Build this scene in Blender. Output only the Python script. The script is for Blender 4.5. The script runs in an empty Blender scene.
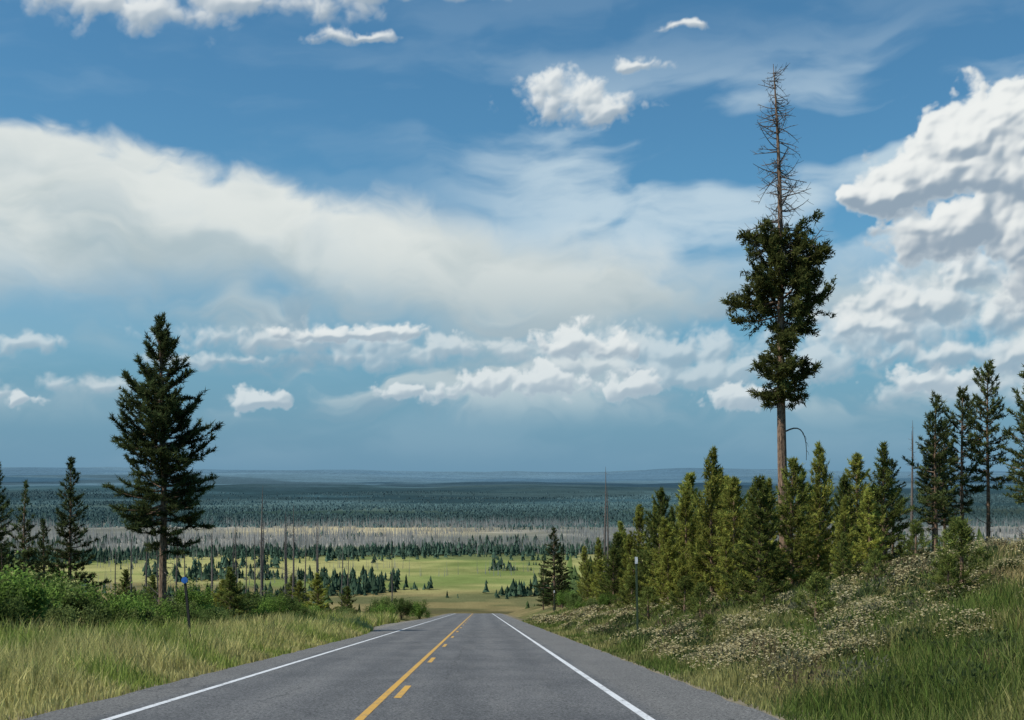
import bpy, math, numpy as np
from mathutils import Vector
scene=bpy.context.scene
scene.view_settings.view_transform='Standard'
try: scene.view_settings.look='None'
except: pass
SK=0.026   # heading of the road
CAMZ=1.5
# ------------------------------------------------------------------ noise
def _h(ix,iy,seed):
    n=np.sin(ix*127.1+iy*311.7+seed*74.7)*43758.5453
    return n-np.floor(n)
def vnoise(x,y,seed=0):
    x=np.asarray(x,float);y=np.asarray(y,float)
    ix=np.floor(x);iy=np.floor(y);fx=x-ix;fy=y-iy
    fx=fx*fx*(3-2*fx);fy=fy*fy*(3-2*fy)
    a=_h(ix,iy,seed);b=_h(ix+1,iy,seed);c=_h(ix,iy+1,seed);d=_h(ix+1,iy+1,seed)
    return (a*(1-fx)+b*fx)*(1-fy)+(c*(1-fx)+d*fx)*fy
def fbm(x,y,seed=0,o=4):
    t=0;a=.5;s=0
    for i in range(o):
        c_,s_=math.cos(i*.9),math.sin(i*.9)
        t=t+a*vnoise((x*c_-y*s_)*2**i,(x*s_+y*c_)*2**i,seed+i);s+=a;a*=.5
    return t/s
def worley(x,y,seed=0):
    ix=np.floor(x);iy=np.floor(y);best=np.full(x.shape,9.)
    for dx in(-1,0,1):
        for dy in(-1,0,1):
            cx=ix+dx;cy=iy+dy
            d=(cx+_h(cx,cy,seed)-x)**2+(cy+_h(cx,cy,seed+17)-y)**2
            best=np.minimum(best,d)
    return np.clip(1-best,0,1)
def sstep(a,b,x):
    t=np.clip((x-a)/(b-a),0,1);return t*t*(3-2*t)
# ------------------------------------------------------------------ terrain
BY=[-80,0,235,262,300,400,520,620,720,1e5]
BZ=[8.9,0,-26.2,-29.6,-35.5,-50.5,-63,-68.5,-70,-70]
def base_z(y): return np.interp(y,BY,BZ)
HS=[-600,-300,-100,-45,-30,-20,-11,-7.6,-6.2,0,4.1,5.2,6.2,9,15,27,45,90,200,400,800]
HH=[-26,-20,-8,-3,-1,0,-.05,-.22,-.03,0,-.02,-.12,.1,.9,2.45,4.1,5.2,5.8,2,0,0]
def sL(y): return np.interp(y,[-50,62,72,84,98,115,140,1e4],[-6.05,-6.05,-6.4,-7.5,-7.8,-7.1,-6.2,-6.05])
def ground(x,y):
    x=np.asarray(x,float);y=np.asarray(y,float)
    s=x+SK*y
    h=np.interp(s,HS,HH)
    off=np.maximum(sstep(0,3,sL(y)-s-.3),sstep(0,3,s-4.4))
    near=1-sstep(300,560,y)
    turn=(s<0)&(s>sL(y)-1.2)
    h=np.where(turn,np.maximum(h,-.04)*1.0,h)
    b=(fbm(x/4.,y/4.,3)-.5)*.7+(fbm(x/22.,y/22.,7)-.5)*2.0*sstep(7,20,np.abs(s))
    z=base_z(y)+h*near+b*off*(1-.7*sstep(400,700,y))
    inroad=(s>sL(y)-.15)&(s<4.05)&(y<430)
    z=np.where(inroad,base_z(y)-.045,z)
    n1=fbm(x/1300.+3,y/1500.,21,4);n2=fbm(x/2200.,y/2400.,31,4);n3=fbm(x/3000.+9,y/3500.,41,4)
    far=sstep(2900,4200,y)*(4+85*np.clip(n1-.42,0,1))*(1-.5*sstep(5500,7500,y))
    far=far+sstep(5200,7500,y)*(16+110*(n2-.5))*(1-.3*sstep(9500,11500,y))
    far=far+sstep(10000,14000,y)*(46+190*(n3-.5))
    far=far-90*sstep(15500,19000,y)
    return np.maximum(z,-70.5)+far
def mesh_tris(name,V,T,col=None,mats=(),midx=None,smooth=False):
    V=np.asarray(V,np.float32);T=np.asarray(T,np.int32)
    me=bpy.data.meshes.new(name);k=T.shape[1]
    me.vertices.add(len(V));me.vertices.foreach_set('co',V.ravel())
    me.loops.add(T.size);me.loops.foreach_set('vertex_index',T.ravel())
    me.polygons.add(len(T));me.polygons.foreach_set('loop_start',np.arange(0,T.size,k,dtype=np.int32))
    if midx is not None: me.polygons.foreach_set('material_index',np.asarray(midx,np.int32))
    me.polygons.foreach_set('use_smooth',np.full(len(T),smooth,bool))
    me.update(calc_edges=True)
    if col is not None:
        a=me.attributes.new('tint','FLOAT_COLOR','POINT')
        c=np.ones((len(V),4),np.float32);c[:,:col.shape[1]]=np.clip(col,0,1);a.data.foreach_set('color',c.ravel())
    for m in mats: me.materials.append(m)
    return me
def obj(name,me,loc=(0,0,0),rot=0,sc=1):
    o=bpy.data.objects.new(name,me);scene.collection.objects.link(o)
    o.location=loc;o.rotation_euler=(0,0,rot);o.scale=(sc,sc,sc) if not hasattr(sc,'__len__') else sc
    return o
# ------------------------------------------------------------------ node helpers
class NT:
    def __init__(s,t): s.t=t;s.n=t.nodes;s.l=t.links
    def put(s,sock,v):
        if v is None:return
        if isinstance(v,bpy.types.NodeSocket): s.l.new(v,sock)
        else: sock.default_value=v
    def M(s,op,a,b=None,c=None,clamp=False):
        n=s.n.new('ShaderNodeMath');n.operation=op;n.use_clamp=clamp
        for i,v in enumerate((a,b,c)): s.put(n.inputs[i],v)
        return n.outputs[0]
    def V(s,op,a,b=None,scale=None):
        n=s.n.new('ShaderNodeVectorMath');n.operation=op
        s.put(n.inputs[0],a);s.put(n.inputs[1],b)
        if scale is not None: s.put(n.inputs['Scale'],scale)
        return n.outputs['Value'] if op in('LENGTH','DOT_PRODUCT','DISTANCE') else n.outputs[0]
    def noise(s,v,scale,detail=4,rough=.5,color=False,dist=0):
        n=s.n.new('ShaderNodeTexNoise');s.put(n.inputs['Vector'],v)
        n.inputs['Scale'].default_value=scale;n.inputs['Detail'].default_value=detail;n.inputs['Roughness'].default_value=rough
        n.inputs['Distortion'].default_value=dist
        return n.outputs['Color'] if color else n.outputs['Fac']
    def vor(s,v,scale,feature='F1',detail=0):
        n=s.n.new('ShaderNodeTexVoronoi');n.feature=feature;s.put(n.inputs['Vector'],v);n.inputs['Scale'].default_value=scale
        return n.outputs['Distance']
    def ss(s,x,a,b,lo=0.,hi=1.):
        n=s.n.new('ShaderNodeMapRange');n.interpolation_type='SMOOTHSTEP'
        s.put(n.inputs['Value'],x);s.put(n.inputs['From Min'],a);s.put(n.inputs['From Max'],b)
        s.put(n.inputs['To Min'],lo);s.put(n.inputs['To Max'],hi);return n.outputs[0]
    def mix(s,f,a,b,mode='MIX'):
        n=s.n.new('ShaderNodeMix');n.data_type='RGBA';n.blend_type=mode
        s.put(n.inputs[0],f);s.put(n.inputs[6],a);s.put(n.inputs[7],b);return n.outputs[2]
    def comb(s,x,y,z=0.):
        n=s.n.new('ShaderNodeCombineXYZ');s.put(n.inputs[0],x);s.put(n.inputs[1],y);s.put(n.inputs[2],z);return n.outputs[0]
    def sep(s,v):
        n=s.n.new('ShaderNodeSeparateXYZ');s.put(n.inputs[0],v);return n.outputs
def rgb(r,g,b): return (r,g,b,1)
def newmat(name):
    m=bpy.data.materials.new(name);m.use_nodes=True;t=m.node_tree
    b=t.nodes['Principled BSDF'];b.inputs['Roughness'].default_value=.9
    b.inputs['Specular IOR Level'].default_value=.15
    return m,NT(t),b
def attr(N,name='tint'):
    a=N.n.new('ShaderNodeAttribute');a.attribute_name=name;return a.outputs['Color']
def leafmat(name,transl=.3):
    m=bpy.data.materials.new(name);m.use_nodes=True;t=m.node_tree;N=NT(t)
    t.nodes.remove(t.nodes['Principled BSDF']);out=t.nodes['Material Output']
    c=attr(N)
    oi=N.n.new('ShaderNodeObjectInfo')
    k=N.M('MULTIPLY_ADD',oi.outputs['Random'],.6,.72)
    c=N.V('SCALE',c,scale=k)
    d=N.n.new('ShaderNodeBsdfDiffuse');N.l.new(c,d.inputs[0])
    tr=N.n.new('ShaderNodeBsdfTranslucent');N.l.new(c,tr.inputs[0])
    mx=N.n.new('ShaderNodeMixShader');mx.inputs[0].default_value=transl
    N.l.new(d.outputs[0],mx.inputs[1]);N.l.new(tr.outputs[0],mx.inputs[2]);N.l.new(mx.outputs[0],out.inputs[0])
    return m
needle=leafmat('needles',.42);leaf=leafmat('leaves',.42);grassm=leafmat('grass_blades',.4)
farm=bpy.data.materials.new('far_foliage');farm.use_nodes=True;N=NT(farm.node_tree);farm.node_tree.nodes.remove(farm.node_tree.nodes['Principled BSDF'])
d=N.n.new('ShaderNodeBsdfDiffuse');N.l.new(attr(N),d.inputs[0]);N.l.new(d.outputs[0],farm.node_tree.nodes['Material Output'].inputs[0])
bark,N,b=newmat('bark')
tc=N.n.new('ShaderNodeTexCoord').outputs['Object']
nz=N.noise(N.V('MULTIPLY',tc,(6,6,1.2)),3,5,.65)
N.l.new(N.mix(N.ss(nz,.35,.65),rgb(.075,.05,.035),rgb(.30,.20,.135)),b.inputs['Base Color'])
bp=N.n.new('ShaderNodeBump');bp.inputs['Strength'].default_value=.6;bp.inputs['Distance'].default_value=.03
N.l.new(nz,bp.inputs['Height']);N.l.new(bp.outputs[0],b.inputs['Normal'])
deadbark,N,b=newmat('dead_bark')
tc=N.n.new('ShaderNodeTexCoord').outputs['Object'];nz=N.noise(N.V('MULTIPLY',tc,(5,5,.8)),3,5,.65)
N.l.new(N.mix(nz,rgb(.06,.05,.045),rgb(.22,.19,.17)),b.inputs['Base Color'])
# ------------------------------------------------------------------ ground sheet
sp=np.concatenate([-np.geomspace(14,14000,110)[::-1],np.arange(-13.5,-6.2,.5),[-6.15,-6.0],np.arange(-5.5,4,1.5),[3.95,4.1],np.arange(4.6,14,.5),np.geomspace(14.3,14000,110)])
yp=np.concatenate([np.arange(-40,8,4),np.arange(8,60,.7),np.geomspace(60,320,150),np.geomspace(322,2600,260),np.geomspace(2620,22000,200)])
S,Y=np.meshgrid(sp,yp);X=S-SK*Y
Z=ground(X,Y)
nx=len(sp);ny=len(yp)
i=np.arange(ny-1)[:,None]*nx+np.arange(nx-1)[None,:]
Q=np.stack([i,i+1,i+nx+1,i+nx],-1).reshape(-1,4)
def lerpc(a,b,f): return np.asarray(a)*(1-f[...,None])+np.asarray(b)*f[...,None]
def cloudshade_forest_tone(x,y):
    # cloud shadows painted into the colour in kilometre-wide patches; forest band itself darker
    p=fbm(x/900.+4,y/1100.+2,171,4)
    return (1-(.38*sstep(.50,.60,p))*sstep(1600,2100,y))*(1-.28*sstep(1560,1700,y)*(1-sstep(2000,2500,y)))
def ground_col(x,y):
    s=x+SK*y
    n=fbm(x/5.,y/5.,51);m=fbm(x/30.,y/30.,57)
    c=lerpc((.10,.10,.042),(.19,.155,.075),sstep(.35,.65,n))
    c=lerpc(c,np.broadcast_to((.085,.105,.035),c.shape),sstep(.45,.6,m)*.6)
    edge=np.maximum(1-sstep(.2,1.6,sL(y)-s),0)*(s<0)+(1-sstep(.2,1.3,s-4.1))*(s>=0)
    c=lerpc(c,np.broadcast_to((.22,.19,.145),c.shape),np.clip(edge,0,1)*.8)
    yy=y*(1+.10*(fbm(x/260.,y/200.,61)-.5)*2)
    k=lambda a,b:sstep(a,b,yy)
    p=fbm(x/120.,y/60.,63);p2=fbm(x/40.,y/30.,64)
    c=lerpc(c,lerpc((.11,.10,.05),(.22,.175,.085),sstep(.4,.6,p2)),k(200,330))
    c=lerpc(c,lerpc((.115,.12,.055),(.22,.185,.085),sstep(.4,.6,p2)),k(620,680))
    c=lerpc(c,lerpc((.155,.195,.062),(.33,.315,.125),sstep(.36,.60,.6*p+.4*p2)),k(725,760))
    c=lerpc(c,lerpc((.13,.155,.065),(.28,.27,.12),sstep(.45,.6,p)),k(970,1020))
    c=lerpc(c,lerpc((.16,.165,.135),(.30,.285,.245),sstep(.38,.6,fbm(x/170.,y/110.,64))),k(1090,1160))
    tan=np.exp(-((x+190)/130.)**2)*np.exp(-((y-1460)/110.)**2)
    c=lerpc(c,np.broadcast_to((.46,.39,.23),c.shape),np.clip(tan*1.6,0,1))
    f=fbm(x/500.,y/260.,65)
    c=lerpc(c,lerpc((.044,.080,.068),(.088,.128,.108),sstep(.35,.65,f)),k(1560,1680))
    f=fbm(x/800.,y/500.,67,5)  # from here outward, blue distance haze is mixed into the ground colours
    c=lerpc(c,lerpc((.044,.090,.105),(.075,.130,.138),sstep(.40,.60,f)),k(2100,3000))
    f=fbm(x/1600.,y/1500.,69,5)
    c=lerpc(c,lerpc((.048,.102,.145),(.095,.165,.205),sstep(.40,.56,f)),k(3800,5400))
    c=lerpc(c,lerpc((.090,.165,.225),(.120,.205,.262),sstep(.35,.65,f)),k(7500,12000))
    st=cloudshade_forest_tone(x,y);st=1-(1-st)*(1-.75*sstep(6000,10000,y))
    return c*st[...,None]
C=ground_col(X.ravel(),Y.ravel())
gm,N,b=newmat('ground_soil_and_grass')
geo=N.n.new('ShaderNodeNewGeometry').outputs['Position']
n1=N.noise(geo,1.6,6,.65);n2=N.noise(geo,.02,6,.7)
c=attr(N)
c=N.V('SCALE',c,scale=N.ss(n1,.3,.7,.65,1.35));c=N.V('SCALE',c,scale=N.ss(n2,.3,.7,.82,1.18))
N.l.new(c,b.inputs['Base Color']);b.inputs['Specular IOR Level'].default_value=.0
bp=N.n.new('ShaderNodeBump');bp.inputs['Strength'].default_value=.7;bp.inputs['Distance'].default_value=.12
N.l.new(n1,bp.inputs['Height']);N.l.new(bp.outputs[0],b.inputs['Normal'])
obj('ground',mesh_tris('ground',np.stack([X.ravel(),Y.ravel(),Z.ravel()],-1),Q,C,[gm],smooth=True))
# ------------------------------------------------------------------ road
rm,N,b=newmat('asphalt')
geo=N.n.new('ShaderNodeNewGeometry').outputs['Position'];gx,gy,gz=N.sep(geo)
sc=N.M('MULTIPLY_ADD',gy,SK,gx)
pv=N.comb(sc,N.M('MULTIPLY',gy,.12),0.)
def band(c,w):
    d=N.M('DIVIDE',N.M('SUBTRACT',sc,c),w);return N.M('POWER',2.718,N.M('MULTIPLY',N.M('MULTIPLY',d,d),-1.))
tr=N.M('ADD',N.M('ADD',band(-.45,.35),band(1.3,.35)),N.M('ADD',band(-2.5,.35),band(-4.1,.35)))
oil=N.M('ADD',band(.42,.3),band(-3.3,.3))
lng=N.noise(pv,1.3,4,.6);blot=N.noise(geo,.35,5,.6)
speck=N.noise(geo,24,5,.9)
c=N.mix(N.ss(blot,.3,.7),rgb(.100,.101,.103),rgb(.142,.142,.142))
c=N.mix(N.M('MULTIPLY',tr,.45),c,rgb(.085,.086,.088))
c=N.mix(N.M('MULTIPLY',oil,.22),c,rgb(.17,.166,.16))
c=N.mix(N.ss(lng,.45,.7,0.,.4),c,rgb(.19,.186,.178))
shoulder=N.M('MAXIMUM',N.ss(sc,2.35,2.6),N.ss(sc,-5.1,-5.3))
c=N.mix(N.M('MULTIPLY',shoulder,.5),c,rgb(.175,.168,.155))
c=N.mix(N.ss(sc,-6.3,-7.2,0.,.8),c,rgb(.24,.22,.18))
c=N.V('SCALE',c,scale=N.ss(speck,.38,.62,.20,1.80))
cv=N.V('ADD',N.comb(N.M('MULTIPLY',sc,.10),N.M('MULTIPLY',gy,.07),0.),N.V('SCALE',N.noise(geo,.9,3,.6,color=True),scale=.06))
cr=N.ss(N.vor(cv,1.0,'DISTANCE_TO_EDGE'),.0012,.003,1.,0.)
c=N.mix(N.M('MULTIPLY',cr,.45),c,rgb(.045,.045,.047))
N.l.new(c,b.inputs['Base Color']);b.inputs['Roughness'].default_value=.85;b.inputs['Specular IOR Level'].default_value=.25
bp=N.n.new('ShaderNodeBump');bp.inputs['Strength'].default_value=.8;bp.inputs['Distance'].default_value=.015
N.l.new(speck,bp.inputs['Height']);N.l.new(bp.outputs[0],b.inputs['Normal'])
def road_bend(y): return -np.maximum(y-225,0)**2*.0012
def strip(y0,y1,sa,sb,dz,step=1.0):
    ys=np.arange(y0,y1+1e-6,step) if (y1-y0)>step else np.array([y0,y1])
    a=sa(ys) if callable(sa) else np.full(len(ys),sa);bb=sb(ys) if callable(sb) else np.full(len(ys),sb)
    a=a+road_bend(ys);bb=bb+road_bend(ys)
    z=base_z(ys)+dz
    V=np.concatenate([np.stack([a-SK*ys,ys,z],-1),np.stack([bb-SK*ys,ys,z],-1)])
    n=len(ys);k=np.arange(n-1);Qd=np.stack([k,k+n,k+n+1,k+1],-1)
    return V,Qd
V,Qd=strip(-12,400,lambda y:sL(y)+.14*(vnoise(y*1.3,y*0,5)-.5),lambda y:3.96+.14*(vnoise(y*1.1,y*0,9)-.5),0,.5)
road=obj('road',mesh_tris('road',V,Qd,None,[rm],smooth=True))
def paint(name,col):
    m,N,b=newmat(name);g=N.n.new('ShaderNodeNewGeometry').outputs['Position']
    w=N.noise(g,22,4,.7);w2=N.noise(g,1.5,3,.6)
    wear=N.ss(N.M('ADD',w,N.M('MULTIPLY',w2,.5)),.74,.96)
    N.l.new(N.mix(N.M('MULTIPLY',wear,.8),col,rgb(.15,.15,.15)),b.inputs['Base Color']);b.inputs['Roughness'].default_value=.6
    return m
wp=paint('white_road_paint',rgb(.66,.67,.68));ypt=paint('yellow_road_paint',rgb(.58,.33,.06))
def marking(name,parts,mat):
    Vs=[];Fs=[];o=0
    for (y0,y1,sa,sb) in parts:
        V,Qd=strip(y0,y1,sa,sb,.004,.5);Vs.append(V);Fs.append(Qd+o);o+=len(V)
    ob=obj(name,mesh_tris(name,np.concatenate(Vs),np.concatenate(Fs),None,[mat]));ob.parent=road
marking('edge_lines',[(-12,395,2.16,2.29),(-12,395,-4.98,-4.85)],wp)
marking('centre_line',[(-12,395,-1.66,-1.54)],ypt)
marking('centre_dashes',[(7.3+12.2*k,10.4+12.2*k,-1.42,-1.30) for k in range(0,28)],ypt)
# ------------------------------------------------------------------ trees
def tube(pts,rad,sides,off):
    pts=np.asarray(pts);n=len(pts);d=np.gradient(pts,axis=0);d/=np.linalg.norm(d,axis=1)[:,None]+1e-9
    ref=np.array([0,0,1.]) if abs(d[0][2])<.8 else np.array([1.,0,0])
    u=np.cross(d,ref);u/=np.linalg.norm(u,axis=1)[:,None]+1e-9;w=np.cross(d,u)
    a=np.linspace(0,2*np.pi,sides,endpoint=False)
    V=(pts[:,None,:]+np.asarray(rad)[:,None,None]*(np.cos(a)[None,:,None]*u[:,None,:]+np.sin(a)[None,:,None]*w[:,None,:])).reshape(-1,3)
    T=[]
    for k in range(n-1):
        for j in range(sides):
            j2=(j+1)%sides;A=k*sides+j;B=k*sides+j2;Cc=A+sides;D=B+sides
            T+= [(A,B,D),(A,D,Cc)]
    return V,np.array(T)+off
def unit(v): return v/(np.linalg.norm(v,axis=-1,keepdims=True)+1e-9)
class Builder:
    def __init__(s): s.V=[];s.T=[];s.M=[];s.C=[];s.o=0
    def add(s,V,T,m,col):
        s.V.append(V);s.T.append(T);s.M.append(np.full(len(T),m));
        c=np.asarray(col,float)
        if c.ndim==1:c=np.broadcast_to(c,(len(V),3))
        s.C.append(c);s.o+=len(V)
    def tube(s,p,r,sides,m=0):
        V,T=tube(p,r,sides,s.o);s.add(V,T,m,(.1,.1,.1))
    def spikes(s,P,D,l,w,col,rng,m=1):
        n=len(P);sd=unit(np.cross(D,unit(rng.normal(size=(n,3)))))
        l=l[:,None];w=w[:,None]
        V=np.stack([P-sd*w*.5,P+sd*w*.5,P+D*l],1).reshape(-1,3)
        b=np.arange(n)*3+s.o
        s.add(V,np.stack([b,b+1,b+2],-1),m,np.repeat(col,3,0))
    def mesh(s,name,mats):
        return mesh_tris(name,np.concatenate(s.V),np.concatenate(s.T),np.concatenate(s.C),mats,np.concatenate(s.M))
def conifer(name,H,tr,lo,hi,prof,nb,seed,col,sl=.28,sw=.05,dens=60,ang=(-8,50),ustart=.2,lean=(0,0),clump=.3,dead=0,deadrange=(.1,.4),deadlen=1.,twig=.38,barkm=None,lob=0.,angsd=8,tall=False,lobf=11,cap=99):
    rng=np.random.default_rng(seed);B=Builder();col=np.array(col)
    ph=rng.uniform(0,6,4)
    def tp(t):
        t=np.asarray(t,float)
        return np.stack([lean[0]*t+.010*H*np.sin(t*5+ph[0])*t,lean[1]*t+.008*H*np.sin(t*4+ph[1])*t,H*t],-1)
    tt=np.linspace(-.02,1,18);B.tube(tp(tt),tr*(1-np.clip(tt,0,1))**.75+.012,9)
    for i in range(nb):
        q=(i+rng.uniform(0,1))/nb;q=q**.92
        t=lo+(hi-lo)*q;base=tp(t);az=i*2.39996+rng.normal()*.5
        L=np.interp(q,prof[0],prof[1])*rng.uniform(1-clump,1+clump*.45)
        L*=.75+.5*vnoise(az*1.1+seed,q*9,seed)
        if lob>0:
            gsel=float(vnoise(math.cos(az)*1.3+5,q*lobf+math.sin(az)*.6,seed+3)); L*=(1-lob)+lob*2*gsel
            if gsel<.2 and lob>.12: continue
        L=min(max(L,.12),cap*rng.uniform(.82,1.))
        a=math.radians(ang[0]+(ang[1]-ang[0])*q+rng.normal()*angsd)
        h=np.array([math.cos(az),math.sin(az),0])
        def bp(u):
            u=np.asarray(u,float)[:,None];return base+h*L*u*math.cos(a)+np.array([0,0,1.])*L*(u*math.sin(a)+.16*u*u-.04*np.sin(u*3))
        us=np.linspace(0,1,5);br=.012+.018*L
        if L>.3: B.tube(bp(us),br*(1-us*.85)*min(1,tr/.15),4)
        nt=max(3,int(L*5.5*(1 if twig>.3 else 1.3)))
        tu=rng.uniform(ustart,1,nt);tb=bp(tu);d0=unit(bp(tu+.02)-tb)
        side=np.cross(d0,[0,0,1.]);sg=rng.choice([-1,1],nt)[:,None]
        yaw=rng.uniform(.35,1.15,nt)[:,None]
        vr=(-.15,.5) if not tall else (-.9,1.0)
        d=unit(d0*np.cos(yaw)+side*sg*np.sin(yaw)+np.array([0,0,1.])*rng.uniform(vr[0],vr[1],nt)[:,None])
        TL=(twig*L*(1.05-.75*tu)+.12)*rng.uniform(.6,1.2,nt)
        tb=np.concatenate([tb,bp(np.array([.75]))]);d=np.concatenate([d,unit(bp(np.array([1.]))-bp(np.array([.75])))]);TL=np.append(TL,L*.28+.1);tu=np.append(tu,1)
        cnt=np.maximum(4,(TL*dens).astype(int));idx=np.repeat(np.arange(len(TL)),cnt)
        f=rng.uniform(0,1,len(idx))
        P=tb[idx]+d[idx]*(TL[idx]*f)[:,None]+rng.normal(size=(len(idx),3))*(.02 if not tall else .06)
        D=unit(d[idx]*.7+rng.normal(size=(len(idx),3))*.62+np.array([0,0,.18]))
        l=sl*rng.uniform(.6,1.2,len(idx));w=sw*1.35*rng.uniform(.6,1.3,len(idx))
        tv=rng.uniform(.6,1.35,len(TL))*rng.uniform(.75,1.25)
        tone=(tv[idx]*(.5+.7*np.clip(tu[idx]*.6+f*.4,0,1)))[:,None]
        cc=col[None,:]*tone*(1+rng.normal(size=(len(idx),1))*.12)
        cc[:,0]*=1+.3*rng.uniform(0,1,len(idx))
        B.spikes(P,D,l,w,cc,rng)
    P=tp(np.linspace(hi-.03,hi,14));
    if hi>.97:
        P=np.repeat(P,5,0);D=unit(rng.normal(size=(len(P),3))*.6+np.array([0,0,.7]));B.spikes(P,D,np.full(len(P),sl*.8),np.full(len(P),sw),np.broadcast_to(col,(len(P),3)),rng)
    for i in range(dead):
        t=rng.uniform(*deadrange);base=tp(t);az=rng.uniform(0,6.28);L=deadlen*rng.uniform(.3,1)*(1.15-.75*(t-deadrange[0])/(deadrange[1]-deadrange[0]+1e-6))
        a=math.radians(rng.uniform(-30,30));h=np.array([math.cos(az),math.sin(az),0]);cv=rng.uniform(-.5,.7)
        us=np.linspace(0,1,6);sdv=np.array([-h[1],h[0],0])*rng.uniform(-.3,.3)
        pts=base+h*L*us[:,None]*math.cos(a)+np.array([0,0,1.])*(L*(us*math.sin(a)+cv*us**2))[:,None]+sdv*L*(us**2)[:,None]
        B.tube(pts,(.010+.018*L)*(1-us*.7),4,2)
        for k in range(int(L*4)):
            u=rng.uniform(.3,.95);p0=base+h*L*u*math.cos(a)+np.array([0,0,1.])*(L*(u*math.sin(a)+cv*u*u))+sdv*L*u*u
            dd=unit(h*.6+rng.normal(size=3)*.6);B.tube(np.array([p0,p0+dd*L*.15,p0+dd*L*.28+np.array([0,0,.03])]),[.012,.009,.006],3,2)
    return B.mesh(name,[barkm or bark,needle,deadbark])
def place(me,x,y,name='pine_tree',rot=0,sc=1,dz=-.05):
    return obj(name,me,(x,y,float(ground(x,y))+dz),rot,sc)
DK=(.066,.098,.038);MD=(.130,.180,.048);YG=(.260,.310,.070);YM=(.200,.250,.060)
big=conifer('big_pine',18.2,.24,.27,.995,([0,.05,.15,.3,.45,.6,.72,.85,.94,1],[1.5,2.4,3.2,3.1,2.8,2.3,1.6,1.2,.7,.25]),235,16,DK,sl=.30,sw=.045,dens=52,ang=(-12,42),dead=26,deadrange=(.08,.30),deadlen=1.5,clump=.55,lob=.24,angsd=15,cap=3.25,lobf=14)
place(big,-20.1,69,rot=2.6)
tall=conifer('tall_pine',26.1,.27,.335,.665,([0,.05,.12,.20,.28,.36,.44,.54,.64,.71,.79,.88,.95,1],[.5,1.0,1.3,1.55,.9,1.0,2.2,2.7,2.3,1.3,2.3,2.1,1.5,.8]),150,37,(.080,.102,.032),sl=.24,sw=.055,dens=72,ang=(-8,14),ustart=.3,lean=(-.6,.2),clump=.5,dead=210,deadrange=(.60,.985),deadlen=2.0,twig=.46,lob=.42,angsd=22,tall=True,lobf=8)
t1=place(tall,13.7,60,rot=0)
B=Builder();us=np.linspace(0,1,10)
pts=np.stack([1.05*np.sin(us*1.7),us*.1,.30*np.sin(us*3.0)-1.5*us**2.4],-1);B.tube(pts,.045*(1-us*.7),5,0)
for u in (.45,.62,.75,.88):
    p=np.array([1.05*math.sin(u*1.7),u*.1,.30*math.sin(u*3.0)-1.5*u**2.4]);B.tube(np.array([p,p+[.10,.03,-.10],p+[.14,.05,-.26]]),[.014,.010,.006],3,0)
br=obj('dead_branch',B.mesh('dead_branch',[deadbark]),(.0,0,7.6));br.parent=t1
grp=[conifer('grp%d'%k,9,.11,.26+.06*k,.99,([0,.15,.4,.7,.9,1],[.8,1.3,1.2,.9,.5,.2]),100,40+k,(.080,.112,.040),sl=.2,sw=.04,dens=55,ang=(-10,45),clump=.55,dead=22,deadrange=(.08,.36),deadlen=.9,lob=.28,angsd=14) for k in range(3)]
yng=[conifer('young%d'%k,6,.085,.04,.995,([0,.08,.3,.6,.85,1],[[.9,1.35,1.25,.85,.42,.12],[.8,1.15,1.2,1.0,.55,.14],[1.0,1.5,1.35,.8,.35,.1],[.7,1.1,1.0,.8,.5,.15],[.9,1.5,1.3,.95,.6,.2]][k]),150,60+k,[YG,YM,MD,YG,MD][k],sl=.19,sw=.036,dens=52,ang=(8,62),clump=.5,lob=.12,angsd=13) for k in range(5)]
tiny=conifer('tiny_pine',1.5,.03,.04,.99,([0,.1,.4,.8,1],[.35,.52,.45,.2,.06]),46,80,MD,sl=.11,sw=.016,dens=85,ang=(5,60))
spr=[conifer('spruce%d'%k,13,.17,.08,.995,([0,.1,.35,.65,.9,1],[1.5,2.0,1.75,1.15,.45,.12]),150,90+k,DK,sl=.26,sw=.05,dens=44,ang=(-14,38),clump=.45,dead=8,deadrange=(.03,.1),lob=.2,angsd=10) for k in range(2)]
R=np.random.default_rng(77)
for (x,y,H,k) in [(21.2,60,9.0,0),(22.9,61,9.3,1),(24.6,62,10.4,2),(25.6,59,9.8,0),(26.9,61,10.3,1),(23.8,66,8.0,2),(28.5,63,9.5,0),(30.5,66,10,2),(20.3,64,6.4,1),(33,68,9.5,1),(22.1,63,7.2,2)]:
    w=R.uniform(.78,.98);place(grp[k],x,y,rot=R.uniform(0,6),sc=(H/9*w,H/9*w,H/9))
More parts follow.
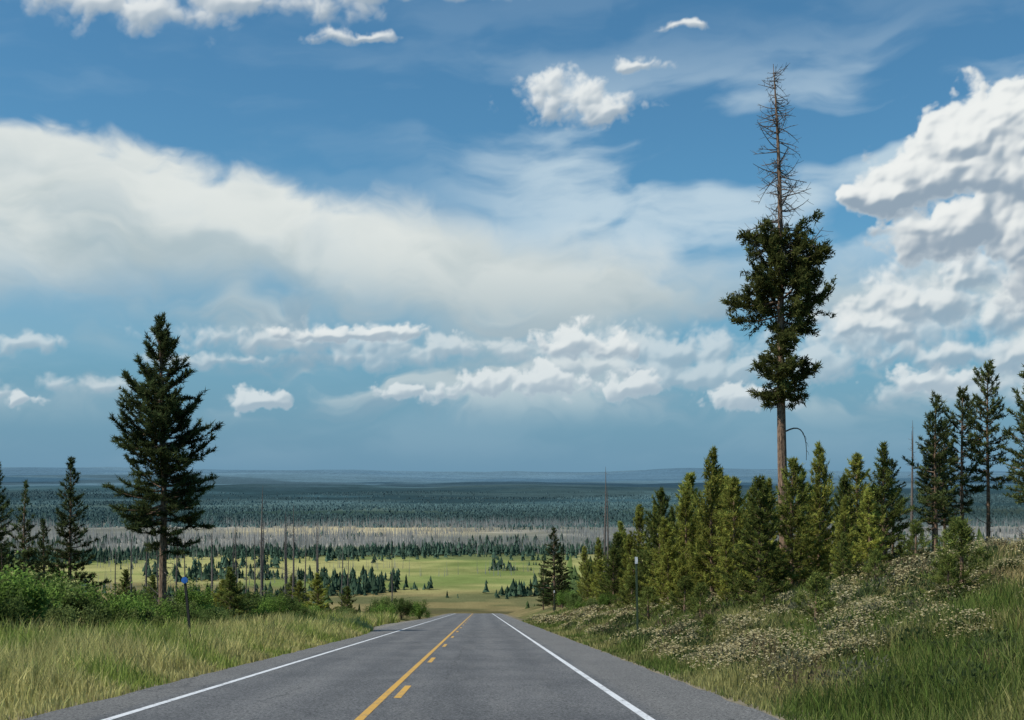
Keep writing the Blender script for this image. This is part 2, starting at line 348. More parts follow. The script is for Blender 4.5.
for (x,y,H,k) in [(15.5,50,5.3,2),(14.4,52,4.2,4),(12.8,50,5.7,0),(13.6,56,5.2,2),(10.0,60,7.6,0),(10.4,70,7.2,1),(10.2,55,5.6,3),(9.5,46,4.9,4),(11.2,48,5.4,1),(9.3,75,7.1,4),(9.1,85,6.8,3),(9.0,100,6.8,1),(8.3,115,6.4,0),(8.2,135,6.4,3),(11.8,66,6.4,3),(11.2,62,6.0,1),(12.2,70,7.,2),(10.6,80,6.,2),(11.0,92,7.,0),(16.4,57,5.3,3),(17.6,60,4.2,0),(18.7,62,4.9,4),(8.6,66,3.9,0),(7.9,78,4.0,1),(7.8,92,4.6,4),(12.5,85,6.5,1),(7.7,105,4.2,3),(8.2,58,3.0,0),(9.3,52,3.1,3),(10.3,50,3.6,0),(8.9,70,5.2,0),(8.3,84,5.0,3),(8.4,96,5.6,4),(10,108,6,3),(13.2,62,5.5,0),(14.8,58,4.4,1),(12.2,44,3.2,0),(14,47,3.4,3),(7.6,120,4.4,1),(9.6,66,6.2,3),(11.4,57,5.2,0),(8.0,52,2.0,3),(11.6,42,1.9,4),(15.6,53,3.2,1)]:
    w=R.uniform(.85,1.2);place(yng[k],x,y,rot=R.uniform(0,6),sc=(H/6*w,H/6*w,H/6))
for (x,y,H) in [(7.6,30,1.45),(10.5,28,1.75),(10.0,27.5,1.1),(5.7,35,1.0),(10.9,36,1.2),(13.8,41,1.5),(6.9,44,1.6),(8.2,39,1.1),(17,46,1.6),(7.2,50,1.8),(6.8,60,1.8),(7.0,70,2.2)]:
    w=R.uniform(1.1,1.35);place(tiny,x,y,name='pine_sapling',rot=R.uniform(0,6),sc=(H/1.5*w,H/1.5*w,H/1.5))
place(spr[0],5.3,150,rot=1,sc=(1.05,1.05,.80));place(spr[1],6.6,158,rot=2,sc=.62);place(spr[1],4.5,172,rot=2,sc=.6)
for (x,y,H,k) in [(-35,95,14.6,0),(-36.5,90,12.3,1),(-34.5,80,12.4,0),(-40,92,13,1),(-31.5,74,6,1),(-41,105,11,0)]:
    place(spr[k],x,y,rot=R.uniform(0,6),sc=(H/13*.95,H/13*.95,H/13))
for (x,y,H,k) in [(-17.6,75,3.9,2),(-16.2,100,4.2,0),(-18.6,77,3.0,0),(-24,80,3.4,2),(-21.5,92,3.6,0),(-15.4,112,3.4,4),(-27,84,4.2,2),(-19.5,110,4.,3),(-22,120,4.6,2)]:
    place(yng[k],x,y,rot=R.uniform(0,6),sc=(H/6*1.5,H/6*1.5,H/6))
snag=[conifer('snag%d'%k,13,.16,.3,.4,([0,1],[.1,.1]),0,110+k,DK,dead=44,deadrange=(.15,.96),deadlen=1.0,barkm=deadbark) for k in range(3)]
for (x,y,H,k) in [(-25,120,13.6,0),(-23.6,125,11,1),(-21.5,118,11.5,2),(-20.5,126,10,0),(-25.5,115,8,2),(-24.0,112,9,1),(-26,82,7.2,0),(-25.6,84,8,1),(-29,125,10,0),(-17.5,128,7.5,1),(-33,118,11,2),(-36,122,10,1),(-27.5,110,9,0),(-39,118,9.5,0),(-45,120,10,1),(-42,112,9,2),(-24.4,105,7,0),(-22.4,130,9,1),(-19,134,8,2),(-27,130,11,1),(-14,140,8,0),(-31,135,12,2),(-35,140,12,0),(-26.3,140,12,1),(-23,142,11,2),(-30.5,112,9,1),(12.4,160,17.5,2),(12.9,162,15,0),(22,66,8,1),(27,72,8.5,0),(25,75,9,2)]:
    place(snag[k],x,y,name='dead_tree',rot=R.uniform(0,6),sc=(H/13*.9,H/13*.9,H/13))
def shrub(name,seed,col,Hh=2.2,W=1.5,n=6500,ls=.10):
    rng=np.random.default_rng(seed);B=Builder();nl=18
    cen=[]
    for k in range(nl):
        a=rng.uniform(0,6.28);r=W*math.sqrt(rng.uniform(0,1))*.75;h=Hh*rng.uniform(.3,.92)*(1-.25*(r/W))
        c=np.array([r*math.cos(a),r*math.sin(a),h]);cen.append(c)
        us=np.linspace(0,1,5)[:,None];B.tube(c*us,.025*(1-us[:,0]*.8),4)
    cen=np.array(cen);idx=rng.integers(0,nl,n);rr=rng.uniform(.25,.6,nl)*W*.5
    P=cen[idx]+rng.normal(size=(n,3))*(rr[idx]*.55)[:,None]*np.array([1,1,1.4])
    P[:,2]=np.abs(P[:,2])
    D=unit(rng.normal(size=(n,3))+np.array([0,0,.5]))
    tone=rng.uniform(.65,1.3,nl)[idx]*rng.uniform(.7,1.25,n)
    B.spikes(P,D,ls*rng.uniform(.7,1.3,n),ls*.8*rng.uniform(.7,1.3,n),np.array(col)[None]*tone[:,None],rng)
    return B.mesh(name,[bark,leaf])
shr=[shrub('shrub%d'%k,130+k,[(.16,.25,.055),(.12,.17,.05),(.18,.225,.075)][k]) for k in range(3)]
for (x,y,H,k) in [(-27,60,2.6,0),(-29,62,2.9,0),(-24.5,58,2.0,2),(-31,66,3,1),(-22.5,60,1.6,0),(-26,68,2.6,0),(-23,72,2.4,1),(-29,74,3.0,2),(-33,70,3,0),(-21.6,66,1.8,2),(-24,90,2.6,0),(-19.8,84,1.8,1),(-26,98,2.8,2),(-21,104,2.4,0),(-15,108,1.6,1),(-13.6,98,1.3,2),(-18,94,1.8,0),(-17,60,1.5,1),
  (-21.5,50,2.6,0),(-22.8,52,3.0,2),(-20.3,52,2.3,0),(-19.2,50,2.2,0),(-18.8,54,2.1,2),(-21.8,56,3.0,0),(-17.9,56,1.8,0),
  (-17.2,40,2.6,0),(-18.4,42,2.9,2),(-16.2,43,2.3,0),(-15.2,42,1.9,1),(-19.2,40,2.8,0),(-17.5,46,2.6,2),(-15.0,46,2.0,0),(-20.4,44,2.8,1),(-14.2,45,1.6,2),(-18.2,37,2.2,0),(-16.6,38,2.0,1),(-13.6,42,1.1,0),(-14.4,39,1.5,2),(-15.3,50,1.8,0),(-16.4,53,1.9,2),(-14.6,55,1.4,1),(-13.8,50,1.1,0),
  (-15.5,62,1.5,1),(-14.6,70,1.4,0),(-16.8,68,1.7,2),(-13.4,78,1.4,1),(-14.5,86,1.6,0),(-12.5,90,1.3,2),(-19,64,1.8,0),(-12.2,104,1.4,0),(-16.5,88,2.0,1),(-18,70,1.8,0),(-20.6,73,2.0,2),(-22.4,68,2.0,0),(-15.8,80,1.9,0),(-17.8,82,2.2,1),
  (-12.8,120,1.8,0),(-12.5,135,2.2,1),(-15,140,2.6,2),(-11.5,150,2.2,0),(6.4,140,2.0,0),(6.5,125,1.6,1),(6.6,165,2.4,2),(6.4,110,1.1,0),(6.3,180,2.4,1),(6.6,195,2.8,0),(7.0,88,1.2,0),(6.7,98,1.2,2)]:
    place(shr[k],x,y,name='shrub',rot=R.uniform(0,6),sc=(H/2.2*1.1,H/2.2*1.1,H/2.2*1.05))
# ------------------------------------------------------------------ distant trees
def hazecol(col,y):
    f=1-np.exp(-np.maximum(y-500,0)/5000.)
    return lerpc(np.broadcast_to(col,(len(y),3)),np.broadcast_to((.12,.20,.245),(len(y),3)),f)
def far_trees(name,x,y,H,wr,col,tiers,sides,seed,lo=.12,var=.4):
    rng=np.random.default_rng(seed);n=len(x);z=ground(x,y)-.3
    Vs=[];Cs=[]
    a=np.linspace(0,2*np.pi,sides,endpoint=False)
    tcol=hazecol(col,y)*rng.uniform(1-var,1+var,(n,1))*cloudshade_forest_tone(x,y)[:,None]
    rot=rng.uniform(0,6,n)
    for k in range(tiers):
        f0=lo+(1-lo)*k/tiers*.92;f1=lo+(1-lo)*min(1,(k+1.7)/tiers) if k<tiers-1 else 1.
        r=H*wr*(1-.85*k/tiers)*rng.uniform(.7,1.25,n)
        aj=a[None]+rot[:,None]+rng.normal(size=(n,sides))*.25
        rj=r[:,None]*rng.uniform(.5,1.3,(n,sides));zj=H[:,None]*(f0+rng.uniform(-.05,.07,(n,sides)))
        ring=np.stack([x[:,None]+rj*np.cos(aj),y[:,None]+rj*np.sin(aj),z[:,None]+zj],-1)
        top=np.stack([x,y,z+H*f1],-1)[:,None]
        Vs.append(np.concatenate([ring,top],1));
        Cs.append(np.repeat((tcol*rng.uniform(.75,1.2,(n,1)))[:,None],sides+1,1))
    V=np.stack(Vs,1).reshape(-1,3);Cc=np.stack(Cs,1).reshape(-1,3)
    b=np.arange(n*tiers)*(sides+1)
    T=np.stack([np.stack([b+j,b+(j+1)%sides,b+sides],-1) for j in range(sides)],1).reshape(-1,3)
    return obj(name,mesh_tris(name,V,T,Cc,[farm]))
def scatter(n,y0,y1,seed,maskf,hw=.55):
    rng=np.random.default_rng(seed);y=rng.uniform(y0,y1,n);x=rng.uniform(-1,1,n)*(hw*y+60)
    k=maskf(x,y)>rng.uniform(0,1,n);return x[k],y[k],rng
def hts(r,a,b,n): return a+(b-a)*r.uniform(0,1,n)**1.6
x,y,r=scatter(3200,190,560,1,lambda x,y:sstep(.56,.63,fbm(x/45.,y/45.,71))*((x+SK*y<-24)|(x+SK*y>14))*np.where(x+SK*y>0,1,.5))
far_trees('slope_trees',x,y,hts(r,2.5,9,len(x))*np.where(x<0,.7,1),.21,(.065,.095,.036),7,7,2)
x,y,r=scatter(1500,170,520,3,lambda x,y:(x+SK*y>16)*.6)
far_trees('hillside_trees',x,y,hts(r,3,9,len(x)),.2,(.09,.125,.04),7,7,4)
x,y,r=scatter(700,150,420,33,lambda x,y:(x+SK*y<-40)*.5)
far_trees('hillside_trees',x,y,hts(r,3,9,len(x)),.2,(.06,.09,.036),7,7,5)
def m_rows(x,y):
    wv=90*(fbm(x/140.,x*0+3,98)-.5)
    a=np.exp(-((y-690-wv-.2*x)/16.)**2)*sstep(.52,.58,fbm(x/45.,y/45.,73))*sstep(-330,-250,x)*(1-sstep(40,80,x))*.8
    b=sstep(.71,.74,fbm(x/90.,y/28.,75))*sstep(640,700,y)*(1-sstep(960,1000,y))*.8
    yc=1035+.24*(x+150)+80*(fbm(x/120.,x*0,99)-.5)
    c=np.exp(-((y-yc)/38.)**2)*sstep(-460,-380,x)*(1-sstep(60,150,x))*(.45+.55*sstep(.38,.5,fbm(x/60.,y/50.,76)))
    c2=sstep(.60,.65,fbm(x/220.,y/40.,77))*sstep(975,1010,y)*(1-sstep(1130,1160,y))*.8
    d=sstep(.66,.70,fbm(x/200.,y/40.,79))*sstep(1160,1200,y)*.4
    return np.clip(a+b+c+c2+d,0,1)
x,y,r=scatter(76000,630,1540,5,m_rows)
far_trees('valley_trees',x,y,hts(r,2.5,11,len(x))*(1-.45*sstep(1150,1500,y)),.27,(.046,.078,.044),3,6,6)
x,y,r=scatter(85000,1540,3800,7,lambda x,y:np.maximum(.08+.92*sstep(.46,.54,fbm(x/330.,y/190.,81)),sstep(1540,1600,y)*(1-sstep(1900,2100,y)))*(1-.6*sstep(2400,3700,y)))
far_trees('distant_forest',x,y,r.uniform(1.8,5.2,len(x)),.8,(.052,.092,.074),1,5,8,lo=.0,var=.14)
def sticks(name,x,y,H,w,col,r):
    z=ground(x,y);lx=r.normal(size=len(x))*.04*H
    V=np.stack([np.stack([x-w,y,z],-1),np.stack([x+w,y,z],-1),np.stack([x,y+w*1.5,z],-1),np.stack([x+lx,y,z+H],-1)],1).reshape(-1,3)
    b=np.arange(len(x))*4;T=np.concatenate([np.stack([b,b+1,b+3],-1),np.stack([b+1,b+2,b+3],-1),np.stack([b+2,b,b+3],-1)])
    obj(name,mesh_tris(name,V,T,np.repeat(np.array(col)[None]*r.uniform(.6,1.35,(len(x),1)),4,0),[farm]))
x,y,r=scatter(48000,1040,1640,9,lambda x,y:sstep(.34,.54,fbm(x/160.,y/60.,83)))
sticks('dead_forest',x,y,hts(r,4,15,len(x)),r.uniform(.14,.40,len(x)),(.36,.35,.325),r)
x,y,r=scatter(6500,280,1080,10,lambda x,y:sstep(.54,.62,fbm(x/90.,y/90.,85))*np.where((y<820)&(x>-110)&(x<70),0.,1.))
sticks('dead_trunks',x,y,hts(r,5,16,len(x)),r.uniform(.12,.24,len(x)),(.31,.30,.275),r)
# ------------------------------------------------------------------ grass
def blades(name,n,s0,s1,y0,y1,h0,h1,seed,colA,colB,dens=None,hfun=None,wk=1.):
    rng=np.random.default_rng(seed)
    y=np.exp(rng.uniform(math.log(y0),math.log(y1),n))
    s=rng.uniform(s0,s1,n);x=s-SK*y
    k=(np.abs(x)<.62*y+4)
    if dens is not None:k&=dens(x,y,s)>rng.uniform(0,1,n)
    k&=((s<sL(y)-.08)|(s>4.05))
    x=x[k];y=y[k];s=s[k];n=len(x)
    z=ground(x,y)-.03
    h=rng.uniform(h0,h1,n)*(.4+1.2*fbm(x/1.5,y/1.5,seed+3))
    if hfun is not None:h*=hfun(x,y,s)
    w=(.0035+y*.00042)*rng.uniform(.6,1.4,n)*wk
    a=rng.uniform(0,6.28,n);lean=rng.uniform(.05,.55,n)*h
    la=rng.uniform(0,6.28,n)
    P=np.stack([x,y,z],-1);sd=np.stack([np.cos(a),np.sin(a)*.4,0*a],-1)*w[:,None]
    L=np.stack([np.cos(la),np.sin(la),0*la],-1)*lean[:,None];up=np.array([0,0,1.])
    M1=P+L*.3+up*(h*.6)[:,None];Tp=P+L+up*h[:,None]
    V=np.stack([P-sd,P+sd,M1+sd*.8,M1-sd*.8,Tp],1).reshape(-1,3)
    b=np.arange(n)*5
    T=np.concatenate([np.stack([b,b+1,b+2],-1),np.stack([b,b+2,b+3],-1),np.stack([b+3,b+2,b+4],-1)])
    f=np.clip(sstep(.38,.62,fbm(x/2.5,y/2.5,seed+9))*.8+rng.uniform(-.2,.35,n),0,1)
    c=lerpc(colA,colB,f)*rng.uniform(.65,1.3,(n,1))*(.65+.7*fbm(x/.9,y/1.2,seed+21))[:,None]
    return obj(name,mesh_tris(name,V,T,np.repeat(c,5,0),[grassm]))
blades('verge_grass',115000,-17,-6.1,9,110,.36,.95,201,(.21,.27,.06),(.48,.43,.18),hfun=lambda x,y,s:.3+.8*sstep(.1,1.8,-s-6.1))
blades('meadow_grass',42000,-60,-16,18,150,.3,.8,203,(.16,.21,.05),(.36,.34,.14))
blades('roadside_grass',95000,4.05,12,8.5,120,.14,.48,205,(.12,.175,.04),(.36,.33,.13),hfun=lambda x,y,s:.4+.7*sstep(.1,1.2,s-4.1))
blades('bank_grass',100000,7,45,12,130,.12,.48,207,(.11,.14,.042),(.38,.30,.14),dens=lambda x,y,s:.10+.90*sstep(.40,.52,fbm(x/2.0,y/2.6,91)))
# low brush mounds and the buckwheat-like flowers growing on them
rng=np.random.default_rng(19);m=1500
my=np.exp(rng.uniform(math.log(15),math.log(115),m));ms=5.4+rng.uniform(0,1,m)**1.25*30;mx_=ms-SK*my
kk=(np.abs(mx_)<.6*my+4)&(fbm(mx_/7.,my/7.,97)>.42)&((my>22)|(rng.uniform(0,1,m)<.4));mx_=mx_[kk];my=my[kk];ms=ms[kk];m=len(my)
mr=rng.uniform(.22,.62,m)*(1+.004*my);mh=mr*rng.uniform(.6,1.0,m);typ=rng.uniform(0,1,m)
pal=np.array([(.085,.115,.045),(.12,.15,.06),(.16,.165,.10),(.20,.16,.09)])[rng.integers(0,4,m)]
per=np.clip((240-my*1.2),80,240).astype(int);idx=np.repeat(np.arange(m),per);n=len(idx)
u3=unit(rng.normal(size=(n,3)));u3[:,2]=np.abs(u3[:,2]);rad=rng.uniform(.35,1,n)**.5
px_=mx_[idx]+u3[:,0]*mr[idx]*rad;py_=my[idx]+u3[:,1]*mr[idx]*rad
P=np.stack([px_,py_,ground(px_,py_)+u3[:,2]*mh[idx]*rad],-1)
B=Builder();D=unit(u3+rng.normal(size=(n,3))*.6+np.array([0,0,.5]));ls=(.05+.0016*my[idx])
B.spikes(P,D,ls*rng.uniform(.7,1.6,n),ls*.55,pal[idx]*rng.uniform(.6,1.35,(n,1)),rng)
obj('low_brush',B.mesh('low_brush',[bark,leaf]))
fl=np.where((typ<.34+.42*(fbm(mx_/5.,my/9.,197)>.49))&(my>21)&(ms<22))[0];per=np.clip((250-my*1.3),70,250).astype(int)[fl];idx=np.repeat(fl,per);n=len(idx)
rr=rng.uniform(0,1,n)**.6*1.25*mr[idx];an=rng.uniform(0,6.28,n)
x=mx_[idx]+rr*np.cos(an)*1.25;y=my[idx]+rr*np.sin(an)*1.25
top_=np.sqrt(np.clip(1-(rr/(1.3*mr[idx]))**2,0,1))*mh[idx]
z=ground(x,y)+top_+rng.uniform(.0,.12,n);r_=(.010+.00055*y)*rng.uniform(.6,1.4,n)
a=rng.uniform(0,6.28,n);tl=rng.uniform(-.5,.5,(n,2))
P=np.stack([x,y,z],-1);U=np.stack([np.cos(a),np.sin(a),tl[:,0]],-1)*r_[:,None];W=np.stack([-np.sin(a),np.cos(a),tl[:,1]],-1)*r_[:,None]
V=np.stack([P-U,P-W,P+U,P+W],1).reshape(-1,3);b=np.arange(n)*4
T=np.concatenate([np.stack([b,b+1,b+2],-1),np.stack([b,b+2,b+3],-1)])
cc=lerpc((.68,.62,.40),(.66,.55,.26),rng.uniform(0,1,n))*rng.uniform(.5,1.15,(n,1))
obj('wildflowers',mesh_tris('wildflowers',V,T,np.repeat(cc,4,0),[grassm]))
# ------------------------------------------------------------------ snow poles
def simple(name,col,rough=.6):
    m,N,b=newmat(name);g=N.n.new('ShaderNodeTexCoord').outputs['Object'];nz=N.noise(g,9,4,.6)
    N.l.new(N.V('SCALE',rgb(*col)[:3],scale=N.ss(nz,.3,.7,.75,1.2)),b.inputs['Base Color']);b.inputs['Roughness'].default_value=rough;return m
pg=simple('weathered_green_steel',(.07,.10,.06));pw=simple('white_reflector',(.75,.76,.76),.4);pbl=simple('blue_reflector',(.05,.18,.55),.4);pbk=simple('dark_steel',(.06,.055,.05))
def box(sx,sy,sz,cx,cy,cz):
    V=np.array([(x,y,z) for z in(-.5,.5) for y in(-.5,.5) for x in(-.5,.5)])*[sx,sy,sz]+[cx,cy,cz]
    Qd=np.array([(0,2,3,1),(4,5,7,6),(0,1,5,4),(2,6,7,3),(0,4,6,2),(1,3,7,5)]);return V,Qd
def pole(name,x,y,H,post,refl,tilt,round_=False):
    e=bpy.data.objects.new(name,None);scene.collection.objects.link(e);e.location=(x,y,float(ground(x,y))-.1);e.rotation_euler=(0,tilt,0)
    Vs=[];Fs=[];o=0
    for args in [(.045,.008,H,0,0,H/2),(.008,.03,H,-.0265,.008,H/2),(.008,.03,H,.0265,.008,H/2),(.014,.006,H,-.037,.027,H/2),(.014,.006,H,.037,.027,H/2)]:
        V,Qd=box(*args);Vs.append(V);Fs.append(Qd+o);o+=8
    p=obj('post',mesh_tris('post',np.concatenate(Vs),np.concatenate(Fs),None,[post]));p.parent=e
    if round_:
        a=np.linspace(0,2*np.pi,20,endpoint=False);r=.10
        V=np.concatenate([np.stack([r*np.cos(a),0*a-.03,H-.06+r*np.sin(a)],-1),np.stack([r*np.cos(a),0*a-.015,H-.06+r*np.sin(a)],-1),[[0,-.032,H-.06],[0,-.013,H-.06]]])
        T=[]
        for j in range(20):
            k=(j+1)%20;T+=[(j,k,40),(20+k,20+j,41),(j,20+j,20+k),(j,20+k,k)]
        q=obj('reflector',mesh_tris('reflector',V,np.array(T),None,[refl]))
    else:
        V,Qd=box(.11,.012,.26,0,-.016,H-.10);q=obj('reflector',mesh_tris('reflector',V,Qd,None,[refl]))
    q.parent=e
pole('snow_pole',4.83,46,3.35,pg,pw,-.02)
pole('snow_pole',-9.85,37,2.5,pbk,pbl,-.10,True)
pole('snow_pole',4.5,128,2.6,pg,pw,0)
# ------------------------------------------------------------------ sun
az=math.radians(-108);el=math.radians(50)
Sd=Vector((math.sin(az)*math.cos(el),math.cos(az)*math.cos(el),math.sin(el)))
L=bpy.data.lights.new('sun','SUN');L.energy=4.6;L.angle=math.radians(.5);L.color=(1,.95,.86)
lo=bpy.data.objects.new('sun',L);scene.collection.objects.link(lo);lo.rotation_euler=Sd.to_track_quat('Z','Y').to_euler();lo.location=(-50,20,80)
# ------------------------------------------------------------------ atmosphere
w=bpy.data.worlds.new('World');scene.world=w;w.use_nodes=True;t=w.node_tree
for n in list(t.nodes):
    if n.type!='OUTPUT_WORLD': t.nodes.remove(n)
out=[n for n in t.nodes if n.type=='OUTPUT_WORLD'][0]
N=NT(t)
tcn=N.n.new('ShaderNodeTexCoord').outputs['Generated'];x_,y_,z_=N.sep(tcn)
sky=N.n.new('ShaderNodeTexSky');sky.sky_type='NISHITA';sky.sun_disc=False;sky.sun_elevation=el;sky.sun_rotation=az%(2*math.pi)
sky.air_density=1.0;sky.dust_density=.6;sky.ozone_density=2.0
base=N.mix(1.,sky.outputs[0],rgb(.50,.92,1.04),'MULTIPLY')
base=N.mix(N.ss(z_,.0,.22,.88,0.),base,rgb(1.50,2.95,4.4))
bg=N.n.new('ShaderNodeBackground');N.l.new(base,bg.inputs[0]);bg.inputs[1].default_value=.1
N.l.new(bg.outputs[0],out.inputs[0])
# ------------------------------------------------------------------ cloud dome
aa=np.concatenate([np.linspace(-.95,-.50,90,endpoint=False),np.linspace(-.50,.50,1200),np.linspace(.505,.95,90)])
ee=np.concatenate([np.linspace(-.004,.46,560),np.linspace(.465,.62,30)])
U,E=np.meshgrid(aa,ee)
def over(dst,col,al):
    c,a=dst;al=al[...,None];col=np.broadcast_to(col,c.shape)
    return (col*al+c*(1-al),al[...,0]+a*(1-al[...,0]))
acc=(np.zeros(U.shape+(3,)),np.zeros(U.shape))
wx=(fbm(U*14,E*14,301,4)-.5);wy=(fbm(U*14+7,E*14,307,4)-.5)
# (1) thin streaky veils
vx=U+E*1.1+wx*.08;vy=E*3.6-U*.5+wy*.12
ve=fbm(vx*7,vy*7,311,8)
reg=sstep(-.12,.06,U)*sstep(.15,.2,E)*(1-sstep(.25,.38,E))
acc=over(acc,(.56,.69,.77),sstep(.42,.72,ve)*(.10+.72*reg))
# (2) lower broken grey deck
lx=U*9+wx*1.2;ly=E*30+wy*2.4
lo_=fbm(lx,ly,321,7)
reg=sstep(.030,.075,E)*(1-sstep(.12,.17,E))*(.62+.38*sstep(-.28,-.18,U))
lc=lerpc((.28,.40,.49),(.54,.63,.66),sstep(.40,.66,fbm(lx+.25,ly-.5,321,7)))
acc=over(acc,lc,sstep(.41,.60,lo_)*reg*.8)
# (3) big sheet
eu=[-1,-.50,-.41,-.34,-.27,-.20,-.12,-.05,.03,.10,.18,.30,.45,1]
ev=[.25,.276,.279,.276,.264,.248,.236,.226,.214,.208,.198,.188,.165,.15]
top=np.interp(U,eu,ev)
ls=fbm(U*5+wx*.5,E*13+wy*1.,331,6);lf=fbm(U*24+wx*2,E*34+wy*3,337,8)
edge=top-E+(ls-.5)*.030+(lf-.5)*.036
soft=np.interp(U,[-.5,-.2,.05,.4],[.014,.024,.055,.05])
al=np.clip(sstep(0,1,edge/soft),0,1)*sstep(.090,.155,E+(ls-.5)*.11)
al*=.88+.12*sstep(.3,.5,ls)
m=.55*fbm(U*6+wx*.5,E*13+wy*.8,341,8)+.45*fbm(U*15+wx,E*42+wy*2,347,7)
c=lerpc((.47,.555,.57),(.71,.755,.73),sstep(.34,.62,m))
c=lerpc(c,np.broadcast_to((.79,.825,.80),c.shape),(1-sstep(.0,.085,edge))*.8)
c=lerpc(c,np.broadcast_to((.37,.475,.53),c.shape),(1-sstep(.105,.20,E))*.8)
acc=over(acc,c,al*.97)
# (4) cumulus
def blur(a,n):
    for _ in range(n):
        a=(np.roll(a,1,0)+np.roll(a,-1,0)+np.roll(a,1,1)+np.roll(a,-1,1)+a*2)/6
    return a
def cumulus(acc,blobs,seed,edge_soft,k1,con,alpha=1.,scale=1.,span=None,dark=(.36,.44,.51),bright=(.87,.89,.87),bias=.05):
    a0=np.full(U.shape,-9.);rv_=np.zeros(U.shape);wsum=np.full(U.shape,1e-6)
    Uw=U+wx*.020+(fbm(U*60,E*60,seed,4)-.5)*.016;Ew=E+wy*.016+(fbm(U*60+9,E*60,seed+5,4)-.5)*.014
    for (u,v,ru,rv) in blobs:
        a=math.atan(u);e=v*math.cos(a)
        dy=(Ew-e)/rv;dy=np.where(dy<0,dy*1.25,dy)
        d=1-np.sqrt(((Uw-a)/ru)**2+dy**2)
        wgt=np.exp(5*np.clip(d,-2,1));rv_+=wgt*np.clip((E-e)/rv,-1,1);wsum+=wgt
        a0=np.maximum(a0,d)
    rv_=rv_/wsum
    if span is not None: rv_=.4*rv_+.6*(2*np.clip((E-span[0])/(span[1]-span[0]),0,1)-1)
    W1=worley(Uw*25*scale+3,Ew*27*scale,seed+1);W2=worley(Uw*55*scale,Ew*58*scale+2,seed+2);W3=worley(Uw*120*scale,Ew*128*scale,seed+3);W4=worley(Uw*240*scale,Ew*250*scale,seed+8)
    fb=fbm(U*40*scale,E*42*scale,seed+4,8)
    F=a0+k1*((W1-.62)*.95+(W2-.62)*.60+(W3-.62)*.36+(W4-.62)*.18+(fb-.5)*1.7)
    Hh=np.clip(a0,-.3,1.2)*.9+(W1*1.1+W2*.62+W3*.32+W4*.14+fb*1.3)*k1
    du=np.gradient(aa)[None,:];de=np.gradient(ee)[:,None]
    def gl(H_):
        gy_,gx_=np.gradient(H_);return gx_/du*.62-gy_/de*.78
    g=gl(blur(Hh,3))*.24+gl(blur(Hh,12))*.43+gl(blur(Hh,36))*.55
    lit=.5+np.arctan(g*.020)/np.pi*con
    lit=np.clip(lit+.24*rv_+bias,0,1)
    thin=1-sstep(0,.6,F)
    col=lerpc(dark,bright,sstep(.02,.92,lit))
    col=lerpc(col,np.broadcast_to((.70,.76,.78),col.shape),thin*.5)
    hz=(1-sstep(.03,.17,E))*.42
    col=lerpc(col,np.broadcast_to((.40,.545,.645),col.shape),hz)
    al=sstep(0,edge_soft,F)*alpha
    return over(acc,col,al)
lowb=[(-.155,.112,.10,.011),(-.06,.100,.10,.014),(.03,.098,.08,.014),(.12,.10,.09,.016),(.065,.086,.06,.012),(.16,.080,.06,.015),(.24,.086,.06,.018),(.38,.070,.07,.016),(.30,.115,.07,.02),(-.42,.062,.018,.012),(-.41,.105,.03,.008),(-.345,.068,.04,.008),(-.25,.095,.05,.006)]
acc=cumulus(acc,lowb,401,1.0,.95,1.0,.60,1.3)
midb=[(.0525,.108,.026,.016),(.082,.104,.020,.010),(-.2125,.062,.022,.009),(-.40,.058,.012,.006),
(-.077,.066,.03,.010),(-.022,.073,.025,.013),(.026,.074,.034,.014),(.10,.070,.026,.013),(.20,.060,.035,.012),(.35,.078,.03,.012),(-.135,.118,.06,.007)]
acc=cumulus(acc,midb,421,.55,.85,1.1,.88,1.7)
lowr=[(.34,.140,.06,.022),(.42,.130,.06,.028),(.30,.118,.05,.016),(.375,.165,.06,.02),(.45,.10,.06,.02),(.36,.10,.05,.012)]
acc=cumulus(acc,lowr,431,.9,.85,1.3,.78,1.1,dark=(.27,.37,.46),bias=-.03)
bigb=[(.400,.283,.045,.034),(.380,.27,.035,.026),(.352,.240,.050,.030),(.325,.228,.032,.016),(.415,.240,.065,.05),(.378,.205,.050,.032),(.43,.20,.06,.035),(.290,.229,.016,.010),(.48,.24,.08,.07),(.55,.18,.1,.05)]
acc=cumulus(acc,bigb,441,.34,.72,1.4,.97,.9,span=(.18,.30),dark=(.29,.37,.45),bias=-.05)
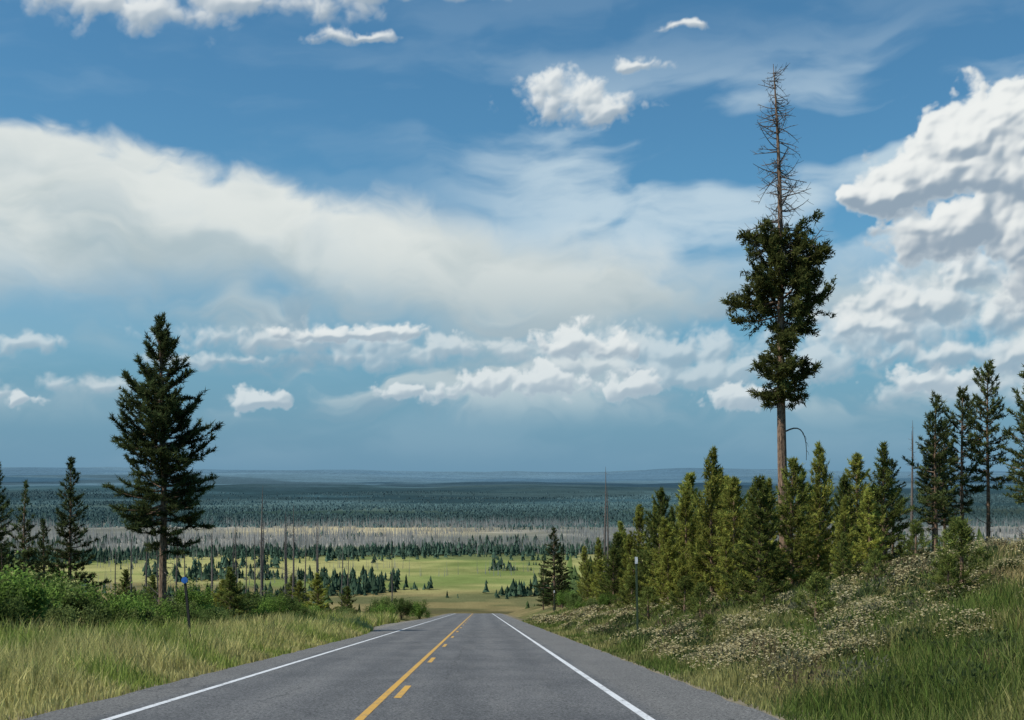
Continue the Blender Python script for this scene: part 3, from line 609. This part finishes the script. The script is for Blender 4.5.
topb=[(-.318,.388,.09,.018),(-.214,.396,.08,.018),(-.093,.402,.07,.010),(-.41,.405,.05,.010),(-.30,.43,.2,.03),(-.05,.43,.12,.022)]
acc=cumulus(acc,topb,461,1.0,.85,.8,.84,1.)
smb=[(.050,.314,.040,.018),(.078,.305,.028,.015),(.03,.322,.022,.012),(.1025,.339,.022,.006),(.148,.372,.018,.004),(-.13,.366,.03,.006)]
acc=cumulus(acc,smb,481,1.0,.95,.8,.86,1.5)
col,al=acc
col=col/np.maximum(al,1e-3)[...,None]
al=al*(1-sstep(.75,.95,np.abs(U)))*(1-sstep(.50,.60,E))*sstep(-.004,.03,E)
col=np.clip(col,0,1)
Rr=42000.
Vx=np.stack([Rr*np.sin(U),Rr*np.cos(U),Rr*E],-1).reshape(-1,3)
nx=len(aa);ny=len(ee);i=np.arange(ny-1)[:,None]*nx+np.arange(nx-1)[None,:]
Q=np.stack([i,i+1,i+nx+1,i+nx],-1).reshape(-1,4)
cm=bpy.data.materials.new('cloud_layers');cm.use_nodes=True;t=cm.node_tree;N=NT(t);t.nodes.remove(t.nodes['Principled BSDF'])
a_=N.n.new('ShaderNodeAttribute');a_.attribute_name='tint'
em=N.n.new('ShaderNodeEmission');N.l.new(a_.outputs['Color'],em.inputs[0])
tp_=N.n.new('ShaderNodeBsdfTransparent');mx=N.n.new('ShaderNodeMixShader')
N.l.new(a_.outputs['Alpha'],mx.inputs[0]);N.l.new(tp_.outputs[0],mx.inputs[1]);N.l.new(em.outputs[0],mx.inputs[2]);N.l.new(mx.outputs[0],t.nodes['Material Output'].inputs[0])
try: cm.cycles.emission_sampling='NONE'
except: pass
obj('sky',mesh_tris('sky',Vx,Q,np.concatenate([col.reshape(-1,3),al.reshape(-1,1)],1),[cm],smooth=True))
# ------------------------------------------------------------------ camera
cd=bpy.data.cameras.new('camera');cam=bpy.data.objects.new('camera',cd);scene.collection.objects.link(cam)
cam.location=(0,0,CAMZ);cam.rotation_euler=(math.radians(90),0,0)
cd.sensor_width=36;cd.lens=36*1200/1024;cd.shift_y=112/1024;cd.clip_start=.1;cd.clip_end=90000
scene.camera=cam
